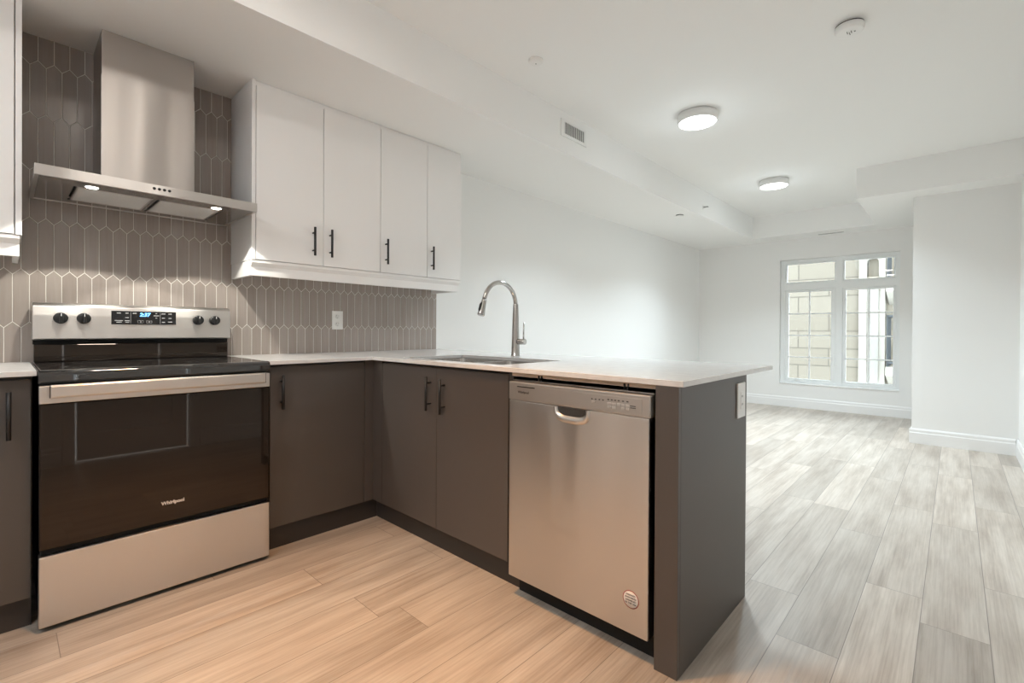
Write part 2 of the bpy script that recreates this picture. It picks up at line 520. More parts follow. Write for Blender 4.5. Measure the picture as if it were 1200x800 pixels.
# ---------------------------------------------------------------- window
pl = bpy.data.lights.new('window_portal', 'AREA'); pl.shape = 'RECTANGLE'; pl.size = 1.75; pl.size_y = 1.34
pl.cycles.is_portal = True
po = bpy.data.objects.new('window_portal', pl); COL.objects.link(po)
po.location = (7.72, (WY0 + WY1) / 2, (WZ0 + WZ1) / 2); po.rotation_euler = Vector((-1, 0, 0)).to_track_quat('-Z', 'X').to_euler()
w = thing('window_1', '', '', (7.62, (WY0 + WY1) / 2, WZ0))
del w['label'], w['category']; struct(w)
FX0, FX1 = 7.60, 7.68
yl, yr_, zb, zt = WY1 + .003, WY0 - .003, WZ0 - .003, WZ1 + .003
f = MB().cells([yr_, yr_ + .045, -1.894, -1.818, yl - .055, yl], [zb, zb + .05, 1.655, 1.75, zt - .045, zt],
               lambda a, b: a < yr_ + .045 or a > yl - .055 or -1.894 < a < -1.818 or b < zb + .05 or b > zt - .045 or 1.655 < b < 1.75,
               'x', FX0, FX1, bev=.004)
f.build('window_frame', M['vinyl'], w)
B('window_sill', M['trim'], w, (XF - .012, FX0 + .002, WY0 + .001, WY1 - .001, WZ0 + .0005, WZ0 + .016), bev=.004)
def sash(y0, y1, z0, z1, stile_l, stile_r, rail_b, rail_t, muntin, crank):
    sx0, sx1 = FX0 + .012, FX1 - .012
    q = MB().cells([y1 + .0005, y1 + stile_r, y0 - stile_l, y0 - .0005], [z0 + .0005, z0 + rail_b, z1 - rail_t, z1 - .0005],
                   lambda a, b: not (y1 + stile_r < a < y0 - stile_l and z0 + rail_b < b < z1 - rail_t), 'x', sx0, sx1, bev=.003)
    so = q.build('sash', M['vinyl'], w)
    ga, gb, gc, gd = y1 + stile_r, y0 - stile_l, z0 + rail_b, z1 - rail_t
    B('glass_pane', M['pane'], so, (7.636, 7.640, ga, gb, gc, gd))
    if muntin:
        ym = (ga + gb) / 2
        zs = [gc + (gd - gc) * k / 4 for k in (1, 2, 3)]
        g = MB().cells([ga, ym - .009, ym + .009, gb], [gc] + [z + e for z in zs for e in (-.009, .009)] + [gd],
                       lambda a, b: abs(a - ym) < .009 or any(abs(b - z) < .009 for z in zs), 'x', 7.631, 7.645)
        g.build('muntin_grid', M['vinyl'], so)
    if crank:
        g = MB()
        g.box(sx0 - .02, sx0, gb - .16, gb - .08, z0 + .004, z0 + .024, bev=.004)
        g.tube([(sx0 - .012, gb - .12, z0 + .02), (sx0 - .035, gb - .10, z0 + .03), (sx0 - .03, gb - .04, z0 + .026)], .006, 10)
        g.build('crank_handle', M['vinyl'], so)
        B('lock_lever', M['vinyl'], so, (sx0 - .014, sx0, y1 + .015, y1 + .03, .60, .74), bev=.004)
    return so
sash(yl - .055, -1.818, zb + .05, 1.655, .04, .055, .03, .03, True, True)
sash(-1.894, yr_ + .045, zb + .05, 1.655, .035, .03, .03, .03, True, False)
sash(yl - .055, -1.818, 1.75, zt - .045, .018, .018, .018, .018, False, False)
sash(-1.894, yr_ + .045, 1.75, zt - .045, .018, .018, .018, .018, False, False)

# ============================================================ OUTSIDE
bd = thing('neighbouring_building', 'pale stone apartment building with arch and balconies outside the window', 'building', (11.8, -1.5, -3.5))
B('block_wall', M['block'], bd, (11.5, 11.9, -1.609, 3.6, -3.5, 3.3))
B('pilaster', M['stucco_white'], bd, (11.40, 11.9, -1.732, -1.609, -3.5, 3.3), bev=.01)
# bay with the arched recess
arch = MB()
n_ = 14
cy, rr, sp = -1.822, .09, 2.42
arch.box(11.5, 11.9, cy + rr, -1.732, -3.5, 3.3); arch.box(11.5, 11.9, -2.01, cy - rr, -3.5, 3.3)
pts = [(cy - rr, 3.3), (cy - rr, sp)] + [(cy - rr * math.cos(PI * i / n_), sp + rr * math.sin(PI * i / n_)) for i in range(1, n_)] + [(cy + rr, sp), (cy + rr, 3.3)]
arch.prism(pts, 'x', 11.5, 11.9)
arch.build('arched_bay', M['stucco_white'], bd)
B('recessed_wall', M['stucco'], bd, (11.62, 11.9, cy - rr, cy + rr, 2.14, 2.52))
B('bay_panel', M['stucco_pale'], bd, (11.47, 11.9, cy - rr, cy + rr, -3.5, 2.06))
B('arch_sill', M['stucco'], bd, (11.46, 11.74, cy - rr, cy + rr, 2.06, 2.14))
B('rear_wall', M['stucco'], bd, (11.7, 12.0, -4.2, -2.01, -3.5, 3.3))
def balcony(z, label=None):
    s_ = MB().prism([(11.05, z - .16), (11.05, z), (11.8, z), (11.8, z - .42)], 'y', -3.6, -2.06).build('balcony_slab', M['stucco_white'], bd)
    g = MB()
    for zz in (z + .06, z + .92): g.box(11.08, 11.12, -3.6, -2.07, zz, zz + .04)
    for k in range(15): g.box(11.09, 11.11, -2.07 - k * .105 - .018, -2.07 - k * .105, z, z + .93)
    for zz in (z + .06, z + .92): g.box(11.08, 11.79, -2.105, -2.07, zz, zz + .04)
    for k in range(7): g.box(11.12 + k * .1, 11.138 + k * .1, -2.095, -2.077, z, z + .93)
    g.build('railing', M['railing'], bd)
balcony(.42); balcony(1.98)
M['outground'] = mat('paving_below', (.45, .44, .42), .9)
B('ground', M['outground'], None, (7.9, 16, -12, 9, -3.6, -3.5))['kind'] = 'structure'

# ============================================================ CABINETS
def bar_pull(parent, p, axis, length=.16, out=(0, -1, 0), stand=.030):
    """black round bar on two posts; p is the mid point on the door face"""
    p = Vector(p); a = Vector(axis); o = Vector(out)
    g = MB()
    g.tube([p + o * stand - a * length / 2, p + o * stand + a * length / 2], .0066, 14)
    for s_ in (-1, 1):
        q = p + a * s_ * length * .31
        g.tube([q, q + o * stand], .0046, 12)
    return g.build('bar_handle', M['black_metal'], parent)

def upper_unit(x0, x1, doors, label, left_panel=0.0, handle_side=()):
    t_ = thing('upper_cabinet', label, 'cabinet', ((x0 + x1) / 2, -.16, 1.4265), 'white upper cabinets')
    B('cabinet_body', M['white_cab'], t_, (x0, x1, -.314, -.0062, 1.4265, 2.335), (x0, x1, -.322, -.0062, 2.335, 2.3625), bev=.001)
    if left_panel: B('end_panel', M['white_cab'], t_, (x0, x0 + left_panel, -.334, -.3142, 1.4265, 2.3625), bev=.001)
    for i, (a, b, hx) in enumerate(doors):
        d = B('door', M['white_cab'], t_, (a + .0015, b - .0015, -.334, -.3155, 1.4285, 2.337), bev=.0015)
        bar_pull(d, (hx, -.334, 1.56), (0, 0, 1))
    return t_
upper_unit(.792, 1.5465, [(.812, 1.1755, 1.113), (1.1755, 1.5465, 1.213)], 'white double-door upper cabinet directly beside the steel range hood', .018)
upper_unit(1.5475, 2.2165, [(1.5475, 1.911, 1.584), (1.911, 2.2165, 1.946)], 'white double-door upper cabinet farther from the range hood, nearest the sink')
upper_unit(-.64, -.037, [(-.64, -.057, -.60)], 'white upper cabinet cut off by the left edge, left of the hood')
B('end_panel', M['white_cab'], [o for o in COL.objects if o.name.startswith('upper_cabinet')][-1], (-.055, -.037, -.334, -.3142, 1.4265, 2.3625), bev=.001)

def rail(x0, x1, label, left=True, right=True):
    t_ = thing('light_rail', label, 'trim', ((x0 + x1) / 2, -.16, 1.345), 'white light rails')
    q = MB()
    q.prism([(-.330, 1.4255), (-.330, 1.412), (-.312, 1.392), (-.312, 1.345), (-.290, 1.345), (-.290, 1.4255)], 'x', x0, x1)
    q.build('front_board', M['white_cab'], t_)
    if left: B('side_return', M['white_cab'], t_, (x0, x0 + .018, -.2898, -.0062, 1.345, 1.4255))
    if right: B('side_return', M['white_cab'], t_, (x1 - .018, x1, -.2898, -.0062, 1.345, 1.4255))
rail(.795, 2.214, 'long white light rail running under the two right upper cabinets')
rail(-.64, -.043, 'short white light rail under the upper cabinet at the left edge', left=False)

ZD0, ZD1, YD = .1075, .882, -.611
# left of the range
t_ = thing('base_cabinet', 'charcoal base cabinet cut off by the left edge, left of the range', 'cabinet', (-.33, -.3, 0), 'charcoal base cabinets')
B('cabinet_body', M['dark_edge'], t_, (-.64, -.016, -.590, -.008, ZD0 - .005, .8945))
B('toe_kick', M['toe'], t_, (-.64, -.018, -.585, -.570, 0, ZD0 - .0055))
d = B('door', M['dark_cab'], t_, (-.637, -.019, YD, -.591, ZD0, ZD1), bev=.0015)
bar_pull(d, (-.074, YD, .761), (0, 0, 1), .165)
# between range and corner
t_ = thing('base_cabinet', 'charcoal single-door base cabinet between the range and the corner', 'cabinet', (1.05, -.3, 0), 'charcoal base cabinets')
B('cabinet_body', M['dark_edge'], t_, (.768, 1.90, -.590, -.008, ZD0 - .005, .8945))
B('toe_kick', M['toe'], t_, (.768, 1.372, -.592, -.577, 0, ZD0 - .0055))
d = B('door', M['dark_cab'], t_, (.784, 1.281, YD, -.591, ZD0, ZD1), bev=.0015)
bar_pull(d, (.834, YD, .761), (0, 0, 1), .165)
B('filler_panel', M['dark_cab'], t_, (1.284, 1.354, YD, -.591, ZD0, .8945), bev=.001)
# sink base: open topped
XP = 1.3355
t_ = thing('base_cabinet', 'charcoal double-door base cabinet under the kitchen sink', 'cabinet', (1.65, -1.15, 0), 'charcoal base cabinets')
B('cabinet_body', M['dark_edge'], t_, (1.3555, 1.93, -.630, -.612, ZD0 - .005, .8945), (1.3555, 1.93, -1.672, -1.654, ZD0 - .005, .8945),
  (1.912, 1.93, -1.654, -.630, ZD0 - .005, .8945), (1.3555, 1.912, -1.654, -.630, ZD0 - .005, ZD0 + .013), (1.3555, 1.374, -1.654, -.630, .84, .8945))
B('toe_kick', M['toe'], t_, (1.372, 1.387, -1.700, -.5925, 0, ZD0 - .0055))
B('filler_panel', M['dark_cab'], t_, (XP, XP + .0195, -.702, -.6115, ZD0, .8945), bev=.001)
d = B('door', M['dark_cab'], t_, (XP, XP + .0195, -1.1815, -.7055, ZD0, ZD1), bev=.0015)
bar_pull(d, (XP, -1.137, .757), (0, 0, 1), .165, (-1, 0, 0))
d = B('door', M['dark_cab'], t_, (XP, XP + .0195, -1.657, -1.1845, ZD0, ZD1), bev=.0015)
bar_pull(d, (XP, -1.243, .752), (0, 0, 1), .165, (-1, 0, 0))
B('side_strip', M['dark_edge'], t_, (XP + .003, XP + .0195, -1.684, -1.6595, ZD0, .8945))

# end of the peninsula
t_ = thing('peninsula_end_panel', 'tall charcoal panel closing the near end of the peninsula', 'panel', (1.63, -2.36, 0))
B('side_panel', M['dark_cab'], t_, (1.331, 1.952, -2.392, -2.374, 0, .8945), bev=.001)
B('front_filler', M['dark_cab'], t_, (1.312, 1.3305, -2.392, -2.3166, 0, .8945), bev=.001)
B('back_panel', M['dark_cab'], t_, (1.934, 1.952, -2.3735, -.012, 0, .8945), bev=.001)

# countertops
ZT, ZU = .914, .8952
ct = thing('countertop', 'white quartz countertop wrapping from the range around the peninsula', 'countertop', (1.8, -1.2, ZU))
CX0, CX1, CY0 = 1.312, 2.270, -2.4065
HX0, HX1, HY0, HY1 = 1.400, 1.830, -1.56, -.80
MB().cells([.762, CX0, HX0, HX1, CX1], [CY0, HY0, HY1, -.644, -.0062],
           lambda a, b: (a > CX0 or b > -.644) and not (HX0 < a < HX1 and HY0 < b < HY1), 'z', ZU, ZT, bev=.0018).build('slab', M['quartz'], ct)
o = B('plywood_strip', M['ply'], ct, (1.330, 1.345, -2.3155, -1.6845, .880, ZU - .0003))
o['label'] = 'bare tan plywood edge under the slab'
tag(B('countertop', M['quartz'], None, (-.64, -.006, -.644, -.0062, ZU, ZT), bev=.0018), 'short white quartz countertop left of the range at the left edge', 'countertop')

# ---------------------------------------------------------------- sink
t_ = thing('sink', 'stainless steel double-bowl sink set into the white peninsula countertop', 'sink', (1.615, -1.18, .70))
def bowl(y0, y1):
    b = bmesh.new()
    x0, x1 = HX0 + .004, HX1 - .004
    def ring(ins, z, r):
        out = []
        for (cx, cy_, a0) in ((x1 - ins - r, y1 - ins - r, 0), (x0 + ins + r, y1 - ins - r, 90), (x0 + ins + r, y0 + ins + r, 180), (x1 - ins - r, y0 + ins + r, 270)):
            for k in range(6):
                a = math.radians(a0 + 90 * k / 5)
                out.append(b.verts.new((cx + r * math.cos(a), cy_ + r * math.sin(a), z)))
        return out
    rs = [ring(-.012, ZU - .0005, .03), ring(0, ZU - .0005, .03), ring(.004, .72, .04), ring(.03, .702, .05), ring(.033, .700, .05), ring(.004, .698, .05), ring(-.002, .72, .045), ring(-.004, ZU - .0025, .035), ring(-.012, ZU - .0025, .03)]
    n = len(rs[0])
    for A, Bq in zip(rs, rs[1:] + rs[:1]):
        if A is rs[4]: continue
        for i in range(n): b.faces.new((A[i], A[(i + 1) % n], Bq[(i + 1) % n], Bq[i]))
    b.faces.new(rs[4]); b.faces.new(rs[5])
    bmesh.ops.recalc_face_normals(b, faces=b.faces[:])
    q = MB(); q.join(b)
    q.build('bowl', M['sink'], t_)
    MB().lathe([(0, 0), (.042, 0), (.044, .003), (.030, .004), (.028, .001), (0, .001)], ((x0 + x1) / 2 + .06, (y0 + y1) / 2, .7001)).build('drain', M['chrome'], t_)
bowl(HY0 + .006, -1.196); bowl(-1.166, HY1 - .006)

# ---------------------------------------------------------------- faucet
FX, FY = 1.955, -1.127
t_ = thing('kitchen_faucet', 'brushed nickel gooseneck pull-down faucet standing behind the sink', 'faucet', (FX, FY, ZT))
MB().lathe([(0, 0), (.027, 0), (.027, .004), (.0245, .008), (.0235, .05), (.019, .20), (.0155, .30), (.0135, .31), (0, .31)], (FX, FY, ZT)).build('body', M['chrome'], t_)
R_ = .128
path = [(FX, FY, ZT + .308), (FX, FY, 1.2)]
tilt = .0
for i in range(0, 25):
    a = PI * i / 24 * .93
    path.append((FX - R_ + R_ * math.cos(a), FY, 1.205 + R_ * math.sin(a)))
MB().tube(path, .0125, 20).build('gooseneck', M['chrome'], t_)
e = Vector(path[-1]); dr = (Vector(path[-1]) - Vector(path[-2])).normalized()
q = MB().tube([e, e + dr * .012, e + dr * .05, e + dr * .085, e + dr * .092], [.0135, .0145, .0165, .0205, .0195], 20).build('spray_head', M['chrome'], t_)
k = e + dr * .045
side = Vector((dr.z, 0, -dr.x))
if side.x > 0: side = -side
MB().tube([k + side * .012 - dr * .022, k + side * .0185 - dr * .01, k + side * .0195 + dr * .02, k + side * .016 + dr * .03], [.005, .006, .006, .004], 10).build('spray_button', M['black'], q)
hz = ZT + .085
h = MB().tube([(FX, FY - .018, hz), (FX, FY - .030, hz), (FX, FY - .072, hz), (FX, FY - .074, hz)], [.015, .0165, .0165, .014], 20).build('handle_hub', M['chrome'], t_)
MB().tube([(FX, FY - .062, hz + .015), (FX, FY - .064, hz + .11)], [.0045, .0042], 12).build('lever', M['chrome'], h)

# ============================================================ RANGE
RX0, RX1 = -.003, .755
t_ = thing('electric_range', 'freestanding stainless steel electric range with black glass oven door', 'stove', (.376, -.35, 0))
B('body', M['black'], t_, (RX0 + .004, RX1 - .004, -.640, -.03, .02, .905), bev=.003)
for x in (.06, .69):
    for y in (-.58, -.1):
        MB().lathe([(0, 0), (.018, 0), (.018, .008), (.008, .01), (.008, .0198), (0, .0198)], (x, y, 0), n=20).build('foot', M['black'], t_)
# storage drawer
B('drawer', M['steel_h'], t_, (RX0, RX1, -.690, -.6405, .018, .266), bev=.004)
B('drawer_gap', M['void'], t_, (RX0 + .006, RX1 - .006, -.668, -.6405, .2665, .288))
# oven door
d = B('oven_door', M['glass_black'], t_, (RX0 + .001, RX1 - .001, -.688, -.6405, .2885, .799), bev=.004)
o = MB()
o.box(RX0, RX1, -.690, -.6405, .7993, .862, bev=.003)
o.build('door_trim', M['steel_h'], d)
h = MB()
h.prism([(-.738, .822), (-.742, .828), (-.742, .862), (-.738, .868), (-.722, .868), (-.719, .862), (-.719, .828), (-.722, .822)], 'x', .024, .718, bev=.0015)
for x in (.03, .692): h.box(x, x + .02, -.722, -.6905, .828, .856)
hd = h.build('door_handle', M['steel_h'], d)
for x in (.0222, .7182): B('end_shade', M['black'], hd, (x, x + .0016, -.7405, -.7205, .8235, .8665))  # black plates paint the dark reflection on the bar's end faces
text('door_logo', 'Whirlpool', .0185, (.384, -.6886, .3625), (1, 0, 0), (0, 0, 1), M['logo_light'], d, .0004, 0, .0007)
# cooktop with curved front lip
ck = MB()
prof = [(-.640, .868), (-.676, .868), (-.684, .876), (-.685, .898), (-.681, .909), (-.672, .9145), (-.640, .9152), (-.085, .9152), (-.085, .9055), (-.640, .9055)]
ck.prism(prof, 'x', RX0 - .001, RX1 + .003, bev=.0012)
co = ck.build('cooktop', M['cooktop'], t_)
B('cooktop_frame', M['steel_dark'], co, (RX0 + .004, RX0 + .0065, -.655, -.1, .9152, .9158), (RX1 - .0045, RX1 - .002, -.655, -.1, .9152, .9158), (RX0 + .004, RX1 - .002, -.657, -.654, .9152, .9158))
for (x, y, r_) in ((.19, -.50, .115), (.57, -.50, .095), (.19, -.24, .075), (.57, -.24, .095), (.38, -.22, .06)):
    q = MB()
    for rr_ in (r_, r_ * .62):
        b = bmesh.new(); n = 48
        A = [b.verts.new((x + rr_ * math.cos(2 * PI * i / n), y + rr_ * math.sin(2 * PI * i / n), .91535)) for i in range(n)]
        Bq = [b.verts.new((x + (rr_ - .003) * math.cos(2 * PI * i / n), y + (rr_ - .003) * math.sin(2 * PI * i / n), .91535)) for i in range(n)]
        for i in range(n): b.faces.new((A[i], A[(i + 1) % n], Bq[(i + 1) % n], Bq[i]))
        q.join(b)
    q.build('burner_mark', M['ring'], co)
# riser and control panel
B('riser', M['glass_black'], t_, (RX0 + .006, RX1 - .006, -.105, -.03, .9155, .992), bev=.003)
B('riser_gap_shade', M['void'], t_, (RX0 + .004, RX1 - .004, -.090, -.03, .9922, 1.012))  # near-black box, the gap's shade put into its colour
bp = MB()
bp.prism([(-.118, 1.012), (-.130, 1.016), (-.128, 1.120), (-.122, 1.160), (-.110, 1.173), (-.096, 1.176), (-.03, 1.176), (-.03, 1.012)], 'x', RX0 + .001, RX1 - .001, bev=.003)
bg = bp.build('control_panel', M['steel_h'], t_)
dp = B('display', M['display'], bg, (.257, .508, -.1325, -.126, 1.083, 1.146), bev=.001)
text('clock_digits', '2:37', .023, (.382, -.1328, 1.129), (1, 0, 0), (0, 0, 1), M['digit'], dp, .0004, .15, .0006)
mk = MB()
for (x, z, w_) in ((.284, 1.136, .014), (.314, 1.136, .012), (.343, 1.136, .014), (.314, 1.115, .013), (.284, 1.1005, .03), (.315, 1.1005, .018), (.285, 1.093, .02), (.315, 1.093, .014),
                   (.427, 1.137, .006), (.427, 1.126, .022), (.427, 1.115, .006), (.456, 1.136, .016), (.456, 1.115, .012), (.456, 1.095, .012), (.483, 1.136, .014), (.483, 1.115, .012), (.483, 1.096, .018)):
    mk.box(x - w_ / 2, x + w_ / 2, -.1328, -.1322, z - .0018, z + .0018)
for x in (.360, .372, .393, .405):
    mk.cells([x - .005, x - .004, x + .004, x + .005], [1.0905, 1.0915, 1.1005, 1.1015], lambda a, b, x=x: not (x - .004 < a < x + .004 and 1.0915 < b < 1.1005), 'y', -.1328, -.1322)
for x in (.328, .443): mk.box(x - .0005, x + .0005, -.1328, -.1322, 1.087, 1.142)
mk.build('key_legends', M['mark'], dp)
for x in (.086, .162, .604, .679):
    kb = MB()
    kb.lathe([(0, 0), (.0245, 0), (.0245, .006), (.0225, .018), (.020, .020), (0, .020)], (x, -.1295, 1.108), (0, -1, 0), 36)
    kb.box(x - .0065, x + .0065, -.1295 - .033, -.1295 - .012, 1.108 - .022, 1.108 + .022, bev=.003)
    ko = kb.build('knob', M['black'], bg)
    B('pointer_mark', M['outlet'], ko, (x - .0012, x + .0012, -.1632, -.1622, 1.116, 1.128))
    g = MB()
    for a in range(20, 341, 40):
        ra = math.radians(a - 90); cx, cz = x + .031 * math.cos(ra), 1.108 + .031 * math.sin(ra)
        g.box(cx - .0012, cx + .0012, -.1301, -.1285, cz - .0012, cz + .0012)
    g.build('dial_marks', M['mark'], bg)

# ============================================================ RANGE HOOD
HX = (-.008, .763)
HZ0, HZ1, HYF = 1.638, 1.679, -.500
t_ = thing('range_hood', 'stainless steel chimney range hood mounted above the range', 'range hood', (.378, -.25, HZ0))
can = MB()
can.box(HX[0], HX[1], HYF, HYF + .012, HZ0, HZ1, bev=.001)                                   # front band
can.box(HX[0], HX[0] + .012, HYF + .012, -.0062, HZ0, HZ1); can.box(HX[1] - .012, HX[1], HYF + .012, -.0062, HZ0, HZ1)
can.box(HX[0] + .012, HX[1] - .012, -.020, -.0062, HZ0, HZ1)
can.box(HX[0] + .012, HX[1] - .012, HYF + .012, -.020, HZ1 - .006, HZ1)                       # top sheet
can.build('canopy', M['steel_h'], t_)
# underside tray with openings for two filters and two lights
can = MB()
can.cells([HX[0] + .012, .108, .372, .384, .648, HX[1] - .012], [HYF + .012, -.385, -.095, -.020],
          lambda a, b: not (-.385 < b < -.095 and (.108 < a < .372 or .384 < a < .648)), 'z', HZ0 + .002, HZ0 + .008)
can.build('tray', M['steel_mirror'], t_)
B('filter_gap_shade', M['void'], t_, (.102, .654, -.390, -.092, HZ0 + .016, HZ0 + .018))  # black plate paints the shade in the gaps around the filters
for x0, x1 in ((.118, .3715), (.394, .640)):
    fo = B('grease_filter', M['mesh_filter'], t_, (x0 + .006, x1 - .006, -.378, -.102, HZ0 + .004, HZ0 + .012))
    B('filter_frame', M['steel_h'], fo, (x0, x1, -.102, -.096, HZ0 + .001, HZ0 + .012), (x0, x1, -.384, -.378, HZ0 + .001, HZ0 + .012),
      (x0, x0 + .006, -.378, -.102, HZ0 + .001, HZ0 + .012), (x1 - .006, x1, -.378, -.102, HZ0 + .001, HZ0 + .012))
MB().box(.203, .5485, -.290, -.0062, HZ1, 2.168, bev=.001).build('chimney', M['steel_v'], t_)
MB().box(.205, .5465, -.288, -.0062, 2.1682, 2.3625, bev=.001).build('upper_chimney', M['steel_v'], t_)
for i in range(4):
    x = .353 + .018 * i
    MB().lathe([(0, 0), (.0058, 0), (.0058, .002), (.005, .0035), (0, .0035)], (x, HYF, 1.662), (0, -1, 0), 20).build('push_button', M['black'], t_)
for x in (.160, .606):
    MB().lathe([(0, 0), (.026, 0), (.026, -.002), (.022, -.003), (.021, -.001), (0, -.001)], (x, -.425, HZ0 + .0018), (0, 0, 1), 28).build('light_bezel', M['silver'], t_)
    b = MB().lathe([(0, 0), (.020, 0), (.019, -.0012), (0, -.0016)], (x, -.425, HZ0 - .0006), (0, 0, 1), 28).build('light_lens', M['hood_bulb'], t_)
    L = bpy.data.lights.new('hood_spot', 'SPOT'); L.energy = HOOD_W; L.color = HOOD_COL
    L.spot_size = math.radians(113); L.spot_blend = .09; L.shadow_soft_size = .012
    lo = bpy.data.objects.new('hood_spot', L); COL.objects.link(lo)
    lo.parent = t_; lo.location = Vector((x, -.425, HZ0 - .012)) - t_.location

# ============================================================ DISHWASHER
DY0, DY1, DXF = -2.3035, -1.7005, 1.296
t_ = thing('dishwasher', 'stainless steel built-in dishwasher in the peninsula beside the sink cabinet', 'dishwasher', (1.6, -2.0, 0))
B('tub', M['black'], t_, (1.340, 1.90, DY0, DY1, .10, .868))
B('kick_plate', M['void'], t_, (1.362, 1.376, DY0 - .008, DY1 - .001, 0, .0995))
dd = B('door', M['steel_y'], t_, (DXF, 1.3395, DY0, DY1, .087, .789), bev=.003)
cp = MB().box(DXF, 1.3395, DY0 - .004, DY1 + .004, .7895, .862, bev=.005, seg=3).build('control_panel', M['dw_panel'], t_)
ins_ = B('panel_inset', M['dw_panel'], cp, (DXF - .0012, DXF + .004, -2.279, -1.727, .797, .849), bev=.001)
B('vent_slot', M['void'], cp, (DXF - .0018, DXF + .004, -1.834, -1.744, .8425, .8465))
text('panel_logo', 'Whirlpool', .0135, (DXF - .0014, -1.776, .8235), (0, -1, 0), (0, 0, 1), M['logo_dark'], cp, .0004, 0, .0003)
q = MB()
for y in (-2.092, -2.107, -2.122, -2.136): q.box(DXF - .0016, DXF, y - .003, y + .003, .8295, .8335)
for y in (-2.157, -2.170, -2.183, -2.196, -2.212, -2.228): q.box(DXF - .0016, DXF, y - .004, y + .004, .8335, .8375)
for y in (-2.248,): q.box(DXF - .0016, DXF, y - .010, y + .010, .8215, .8245); q.box(DXF - .0016, DXF, y - .010, y + .010, .8155, .8185)
q.build('legend_marks', M['logo_dark'], cp)
for y, z, ry in ((-2.097, .8215, .007), (-2.160, .822, .008), (-2.178, .822, .008), (-2.196, .8225, .006), (-2.211, .8225, .006), (-2.228, .8225, .007), (-2.160, .8115, .007), (-2.178, .8105, .007), (-2.211, .812, .006), (-2.228, .812, .006)):
    MB().box(DXF - .003, DXF, y - ry, y + ry, z - .0042, z + .0042, bev=.0012).build('push_button', M['silver'], cp)
# pocket handle: a scooped lip below the panel
hp = bmesh.new()
N = 24
def arc(ry, rz, x):
    out = []
    for i in range(N + 1):
        a = PI * i / N
        sgn = math.cos(a)
        out.append(hp.verts.new((x, -2.006 + ry * math.copysign(abs(sgn) ** .55, sgn), .7885 - rz * abs(math.sin(a)) ** .75)))
    return out
rs = [arc(.079, .056, DXF - .0002), arc(.077, .054, DXF - .006), arc(.073, .049, DXF - .0095), arc(.066, .034, DXF - .0095), arc(.062, .029, DXF - .0008)]
for A, Bq in zip(rs, rs[1:]):
    for i in range(N):
        f_ = hp.faces.new((A[i], A[i + 1], Bq[i + 1], Bq[i])); f_.smooth = True
bmesh.ops.recalc_face_normals(hp, faces=hp.faces[:])
q = MB(); q.join(hp); ho = q.build('pocket_handle', M['silver'], dd)
hp = bmesh.new()
A = arc(.0625, .0295, DXF - .0006)
hp.faces.new(A)
q = MB(); q.join(hp); q.build('pocket_shade', M['slot'], ho)  # flat dark face, shade inside the pocket put into the colour
for y in (-1.836, -2.206):
    q = MB()
    q.box(1.322, 1.3285, y - .0085, y - .006, .8685, .890); q.box(1.322, 1.3285, y + .006, y + .0085, .8685, .890); q.box(1.3265, 1.3285, y - .006, y + .006, .8685, .873)
    q.build('mounting_clip', M['black'], t_)
B('mounting_strip', M['steel_dark'], t_, (1.318, 1.339, DY0 - .006, DY1, .8645, .8678))
# sticker
st = MB().lathe([(0, 0), (.029, 0), (.029, .0004), (0, .0004)], (DXF, -2.244, .1985), (-1, 0, 0), 40).build('sticker', M['sticker_red'], dd)
st['label'] = 'round white sticker with a red ring'
MB().lathe([(0, 0), (.0262, 0), (.0262, .0003), (0, .0003)], (DXF - .0004, -2.244, .1985), (-1, 0, 0), 40).build('sticker_face', M['sticker'], dd)
for i, (tx, sz) in enumerate((('DESIGNED', .0072), ('ENGINEERED', .0068), ('ASSEMBLED', .0072), ('IN THE USA', .0076))):
    text('sticker_text', tx, sz, (DXF - .0009, -2.244, .2125 - i * .0088), (0, -1, 0), (0, 0, 1), M['logo_dark'], dd, .0001, 0, .0002)

# ============================================================ OUTLETS, VENTS
t_ = thing('wall_outlet', 'white double wall outlet on the tiled splashback', 'outlet', (1.425, -.006, 1.0635))
B('cover_plate', M['outlet'], t_, (1.388, 1.463, -.0122, -.0062, 1.0635, 1.1855), bev=.002)
for z in (1.099, 1.150):
    r_ = MB().lathe([(0, 0), (.0165, 0), (.0155, .0022), (0, .0022)], (1.4255, -.0122, z), (0, -1, 0), 28).build('receptacle', M['outlet'], t_)
    B('slots', M['slot'], r_, (1.4185, 1.4205, -.0147, -.0142, z, z + .009), (1.4305, 1.4325, -.0147, -.0142, z, z + .007), (1.4235, 1.4275, -.0147, -.0142, z - .010, z - .006))
t_ = thing('outlet_plate', 'white outlet plate on the end panel of the peninsula', 'outlet', (1.875, -2.392, .731))
B('cover_plate', M['outlet'], t_, (1.832, 1.918, -2.3985, -2.3923, .731, .866), bev=.002)
B('receptacle', M['outlet'], t_, (1.858, 1.892, -2.4003, -2.3987, .765, .832), bev=.001)
for z in (.783, .814):
    B('slots', M['slot'], t_, (1.868, 1.8695, -2.4007, -2.4001, z - .004, z + .004), (1.880, 1.8815, -2.4007, -2.4001, z - .004, z + .004))

t_ = thing('air_vent', 'white supply air vent grille on the side of the ceiling bulkhead', 'vent', (2.82, YB, 2.478))
q = MB()
q.cells([2.664, 2.705, 2.958, 2.985], [2.478, 2.502, 2.586, 2.602], lambda a, b: not (2.705 < a < 2.958 and 2.502 < b < 2.586), 'y', YB - .007, YB - .0005, bev=.001)
q.build('grille_frame', M['outlet'], t_)
B('duct_shade', M['vent_dark'], t_, (2.705, 2.958, YB - .0015, YB - .0005, 2.502, 2.586))  # dark sheet paints the shaded duct behind the louvers
q = MB()
for i in range(13):
    x = 2.712 + i * .0198
    q.box(x, x + .0045, YB - .006, YB - .0016, 2.502, 2.586)
q.build('louvers', M['outlet'], t_)

